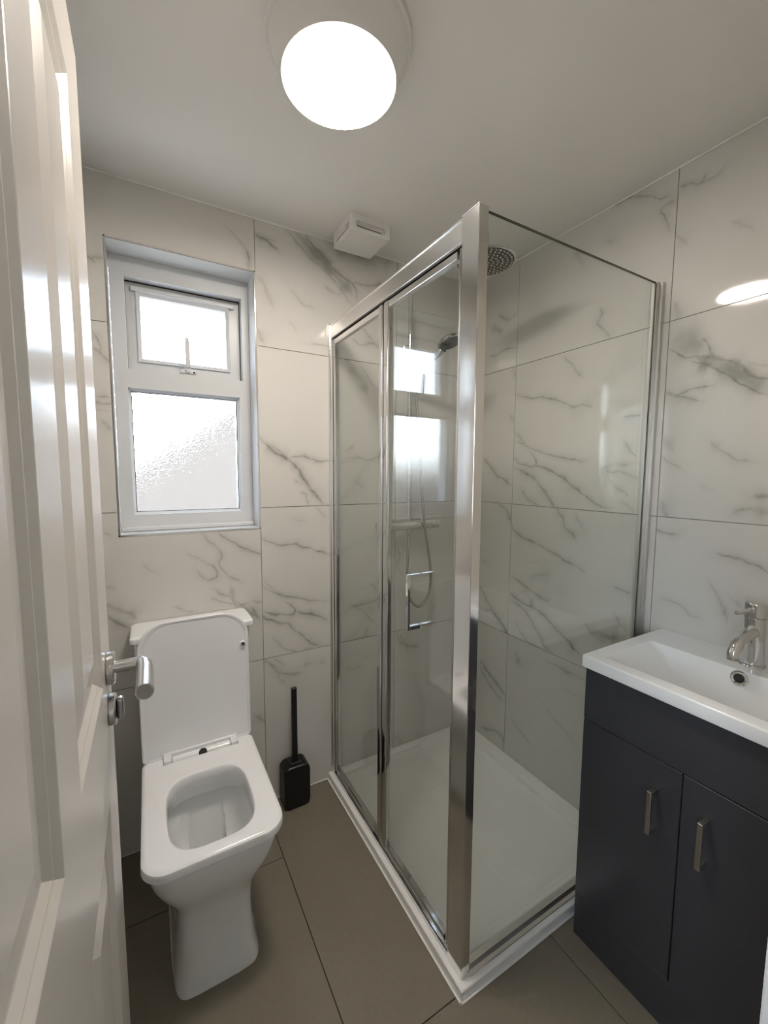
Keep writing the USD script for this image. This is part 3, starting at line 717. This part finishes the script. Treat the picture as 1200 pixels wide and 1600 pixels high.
hose = [(RX, RY, 1.086), (RX, RY-.002, 1.05), (RX-.006, RY-.006, .96), (RX-.012, RY-.01, .87), (RX+.01, RY-.012, .765), (RX+.055, RY-.014, .730), (RX+.098, RY-.016, .775), (RX+.112, RY-.02, .86), (RX+.09, RY-.025, 1.0), (RX+.055, RY-.03, 1.2), (RX+.03, RY-.035, 1.48), (RX+.008, RY-.034, 1.68), (RX-.001, RY-.036, 1.738)]
part(ss, 'hose', tube(hose, .0062, 12, steps=14), M['brushed'])
part(ss, 'hose_nut', [cyl((RX, RY, 1.09), (RX, RY-.001, 1.062), .0105, 24, r1=.0085)], C_)
hs_ = thing('hand_shower', 'chrome hand shower with round face held in the riser slider', 'shower head', (RX, RY-.034, 1.76))
d = np.array([.16, -.88, .40]); d /= np.linalg.norm(d); b0 = np.array([RX, RY-.046, 1.755])
part(hs_, 'handle', tube([b0-d*.01, b0+d*.06, b0+d*.125, b0+d*.165+np.array([0, 0, .003])], [.0105, .0115, .0125, .016], 20), M['chrome'])
hc = b0+d*.205+np.array([0, 0, .004]); ax = np.array([.15, -.32, -.93]); ax /= np.linalg.norm(ax)
hh = part(hs_, 'head', lathe([(0, -.026), (.018, -.025), (.040, -.014), (.050, -.004), (.050, .002), (.046, .005), (0, .005)][::1], hc, ax, 48), M['chrome'])
part((hs_, hh), 'spray_face', lathe([(0, .0045), (.044, .0045), (.043, .0068), (0, .0075)], hc, ax, 40), M['grey_face'])

# ------------------------------------------------------------------ toilet
tx = -1.297
wc = thing('toilet', 'white close-coupled toilet with its lid raised', 'toilet', (tx, -.3, 0))
CE = M['ceramic']
secs = [(0, .1090, -.548, 8), (.006, .1090, -.548, 8), (.012, .1065, -.546, 8), (.05, .1030, -.540, 6), (.10, .0985, -.533, 6), (.15, .0975, -.531, 6), (.20, .1020, -.538, 5.5), (.24, .1130, -.552, 5), (.28, .1310, -.573, 5), (.315, .1480, -.591, 5), (.345, .1580, -.602, 5.2), (.375, .1635, -.609, 5.5), (.396, .1650, -.611, 6), (.402, .163, -.609, 6)]
rings = [superellipse(tx, -.300, hw, .297, z, e, 96, hy2=-.300-yf) for z, hw, yf, e in secs]
pan = man(skin(rings))
def hole(z, x0, x1, y0, y1, e=3.6): return superellipse((x0+x1)/2, (y0+y1)/2, (x1-x0)/2, (y1-y0)/2, z, e, 72)
bw = skin([hole(.218, tx-.062, tx+.062, -.490, -.325, 4), hole(.232, tx-.080, tx+.080, -.512, -.308, 4), hole(.270, tx-.096, tx+.096, -.535, -.292), hole(.315, tx-.110, tx+.110, -.553, -.284), hole(.345, tx-.120, tx+.120, -.572, -.276), hole(.3535, tx-.121, tx+.121, -.576, -.276), hole(.357, tx-.109, tx+.109, -.574, -.300), hole(.41, tx-.109, tx+.109, -.574, -.298)])
sump = skin([ring3(rrect(tx-.040, tx+.044, -.480, -.335, .012), .130), ring3(rrect(tx-.049, tx+.053, -.492, -.300, .012), .215), ring3(rrect(tx-.050, tx+.054, -.494, -.285, .012), .300)])
part(wc, 'pan', pan-man(bw)-man(sump), CE, smooth=40)
part(wc, 'water', at(trimesh.creation.cylinder(.042, .002, sections=40), tx+.002, -.41, .160), M['water'])
# seat ring
so = skin([ring3(rrect(tx-.1665+i, tx+.1665-i, -.615+i, -.176-i, [.018, .018, .060, .060], 12), z) for i, z in ((.006, .4022), (0, .407), (0, .4205), (.0015, .4255), (.006, .4290), (.012, .4305))])
sh = skin([hole(z, tx-.105-i, tx+.105+i, -.572-i, -.300+i, 3.4) for i, z in ((0, .398), (0, .409), (0, .420), (.003, .4262), (.010, .4308), (.013, .434))])
cut = man(box(tx-.108, tx+.116, -.218, -.15, .3, .5))
part(wc, 'seat', man(so)-man(sh)-cut, M['seat'], smooth=30, label='white seat ring, lowered')
hg = part(wc, 'hinge', [rbox(tx-.107, tx+.115, -.186, -.174, .405, .4425, .002), rbox(tx-.107, tx-.084, -.2165, -.180, .405, .4400, .003), rbox(tx+.093, tx+.115, -.2165, -.180, .405, .4400, .003)], M['seat'])
part((wc, hg), 'hinge_roll', cyl((tx-.0825, -.2005, .4235), (tx+.0915, -.2005, .4235), .0148, 40, bev=.001), M['seat'])
part((wc, hg), 'release_button', lathe([(0, 0), (.0125, 0), (.0125, .0010), (0, .0014)], (tx+.006, -.2125, .4322), (0, -.8, .6), 32), M['dark_hole'])
# raised lid: a shallow rounded plate leaning on the cistern
LB, LT = np.array([-.176, .424]), np.array([-.163, .868]); lv = (LT-LB)/np.linalg.norm(LT-LB); ln = np.array([-lv[1], lv[0]])
def lid_ring(i, dpt):
    P = rrect(tx-.165+i, tx+.165-i, 0+i, .445-i, [.085, .085, .014, .014], 14)
    return np.c_[P[:, 0], LB[0]+P[:, 1]*lv[0]+ln[0]*dpt, LB[1]+P[:, 1]*lv[1]+ln[1]*dpt]
lid = part(wc, 'lid', skin([lid_ring(.006, -.011), lid_ring(.0015, -.008), lid_ring(0, -.003), lid_ring(0, .0035), lid_ring(.002, .0055), lid_ring(.006, .0060), lid_ring(.009, .0045), lid_ring(.012, .0030)]), M['seat'], smooth=30, label='white lid, raised')
for bx, bh in ((tx-.143, .330), (tx+.146, .330)):
    c = np.array([bx, LB[0]+bh*lv[0]+ln[0]*.0028, LB[1]+bh*lv[1]+ln[1]*.0028]); ax = np.array([0, ln[0], ln[1]])
    bu = part((wc, lid), 'buffer', lathe([(0, 0), (.0095, 0), (.009, .004), (.0066, .006), (0, .006)], c, ax, 24), M['seat'])
    part((wc, lid), 'buffer_pad', lathe([(0, .0058), (.0062, .0058), (.0055, .0095), (0, .010)], c, ax, 20), M['grey_face'], label='grey rubber pad')
# cistern
cst = skin([ring3(rrect(tx-h+.003, tx+h+.003, yf, -.002, .022), z) for z, h, yf in ((.405, .160, -.128), (.415, .164, -.132), (.60, .171, -.137), (.802, .1765, -.142))])
part(wc, 'cistern', cst, CE, smooth=30)
cl = skin([ring3(rrect(-1.481+i, -1.107-i, -.153+i, -.002-min(i, .001), .016), z) for i, z in ((.003, .8035), (0, .806), (0, .8195), (.002, .8225), (.006, .8245), (.012, .8252))])
cl = part(wc, 'cistern_lid', cl, CE, smooth=30)
part((wc, cl), 'flush_button', lathe([(0, 0), (.0245, 0), (.0245, .0025), (.0225, .004), (0, .0045)], (tx+.010, -.075, .8250), (0, 0, 1), 40), M['satin'])
part(wc, 'floor_seal', skin([superellipse(tx, -.300, .1105, .299, z, 6, 96, hy2=.249) for z in (.0002, .0022)]), M['sealant'])

# ------------------------------------------------------------------ toilet brush
bx = -.940
tbr = thing('toilet_brush', 'black toilet brush in a black holder on the floor beside the toilet', 'toilet brush', (bx, -.055, 0))
hol = skin([np.c_[P[:, 0], np.full(len(P), y), P[:, 1]] for P, y in ((rrect(bx-.050, bx+.050, .003, .173, .024), -.018), (rrect(bx-.053, bx+.053, 0, .176, .027), -.022), (rrect(bx-.053, bx+.053, 0, .176, .027), -.088), (rrect(bx-.050, bx+.050, .003, .173, .024), -.092))])
part(tbr, 'holder', hol, M['black'], smooth=30)
part(tbr, 'handle', [box(bx-.0105, bx+.0105, -.064, -.050, .170, .486, .0015), rbox(bx-.022, bx+.022, -.075, -.039, .168, .181, .005)], M['black'])

# ------------------------------------------------------------------ vanity unit and basin
vu = thing('vanity_unit', 'dark grey gloss two-door vanity cabinet under the basin', 'cabinet', (-.19, -1.175, 0))
VM = M['vanity']; vy0, vy1, vx = -1.425, -.926, -.382
part(vu, 'carcass', man(box(vx+.020, -.0008, vy0, vy1, .001, .8145)) - man(box(vx, -.02, vy0+.018, vy1-.018, .145, .9)), VM, smooth=False)
part(vu, 'fascia', box(vx, vx+.0185, vy0, vy1, .6605, .8145, .0008), VM)
ym = -1.1735
for k, (ya, yb, hyy) in enumerate(((ym+.0015, vy1, -1.1195), (vy0, ym-.0015, -1.2235))):
    dd = part(vu, 'door', box(vx, vx+.0185, ya, yb, .1295, .6575, .0008), VM)
    part((vu, dd), 'door_handle', [box(vx-.030, vx-.0235, hyy-.0052, hyy+.0052, .480, .588, .0008), box(vx-.0245, vx+.0002, hyy-.0052, hyy+.0052, .5785, .588, .0006), box(vx-.0245, vx+.0002, hyy-.0052, hyy+.0052, .480, .4895, .0006)], M['brushed'], label='brushed nickel bow handle')
part(vu, 'plinth', box(vx+.001, vx+.0185, vy0, vy1, .001, .1280, .0008), VM)
bs = thing('basin', 'white rectangular ceramic basin set on the dark vanity cabinet', 'basin', (-.2, -1.18, .815))
by0, by1, bz0, bz1 = -1.433, -.9235, .8148, .8480
bo = man(skin([ring3(rrect(-.404+i, -.0008, by0+i, by1-i, .008), z) for i, z in ((.003, bz0), (0, bz0+.003), (0, bz1-.004), (.0015, bz1-.0012), (.004, bz1))]))
under = man(skin([ring3(rrect(-.335, -.12, -1.385, -1.06, .03), .722), ring3(rrect(-.362, -.10, -1.402, -.950, .03), bz0+.01)]))
bh = man(skin([ring3(rrect(*b, r), z) for b, r, z in (((-.318, -.180, -1.345, -1.115), .012, .742), ((-.330, -.172, -1.362, -1.100), .016, .746), ((-.3625, -.1385, -1.394, -.9650), .012, .8465), ((-.3645, -.1365, -1.396, -.9620), .012, .8483), ((-.366, -.135, -1.398, -.960), .012, .852))]))
part(bs, 'bowl', (bo+under)-bh, CE, smooth=28)
# overflow ring on the back slope
oc = np.array([-.1455, -1.180, .829]); on_ = np.array([-.95, 0, .31]); on_ /= np.linalg.norm(on_)
ov = part(bs, 'overflow_ring', lathe([(.0108, -.001), (.0180, -.001), (.0186, .0015), (.0150, .0042), (.0112, .0022)], oc, on_, 40), C_)
part((bs, ov), 'overflow_hole', lathe([(0, -.0005), (.0116, -.0005), (.0112, .0006), (0, .0008)], oc, on_, 28), M['dark_hole'])
part(bs, 'waste', lathe([(0, 0), (.030, 0), (.030, .002), (.020, .005), (0, .006)], (-.25, -1.235, .742), (0, 0, 1), 36), C_)
# mixer tap
tp = thing('basin_tap', 'chrome single lever mixer tap standing on the back of the basin', 'tap', (-.078, -1.180, .848))
qx, qy, qz = -.078, -1.180, .8481
bd = part(tp, 'body', lathe([(0, 0), (.0275, 0), (.0280, .003), (.0265, .0060), (.0232, .0075), (.0232, .126), (.0225, .1275), (0, .1275)], (qx, qy, qz), (0, 0, 1), 48), C_)
part(tp, 'cap', lathe([(0, .1285), (.0225, .1285), (.0236, .1300), (.0240, .160), (.0225, .1645), (.012, .1660), (0, .1662)], (qx, qy, qz), (0, 0, 1), 48), C_)
part(tp, 'lever', tube([(qx-.012, qy, qz+.148), (qx-.05, qy+.001, qz+.151), (qx-.104, qy+.003, qz+.1545)], [.0062, .0060, .0056], 16), C_)
sp_ = part(tp, 'spout', tube(spline([(qx, qy, qz+.090), (qx-.034, qy, qz+.091), (qx-.070, qy, qz+.087), (qx-.099, qy, qz+.076), (qx-.112, qy, qz+.060), (qx-.115, qy, qz+.047)], 6), np.interp(np.linspace(0, 1, 31), [0, .3, .6, 1], [.0165, .0150, .0136, .0128]), 28), C_)
part((tp, sp_), 'aerator', cyl((qx-.115, qy, qz+.0475), (qx-.1155, qy, qz+.040), .0116, 28), M['brushed'])
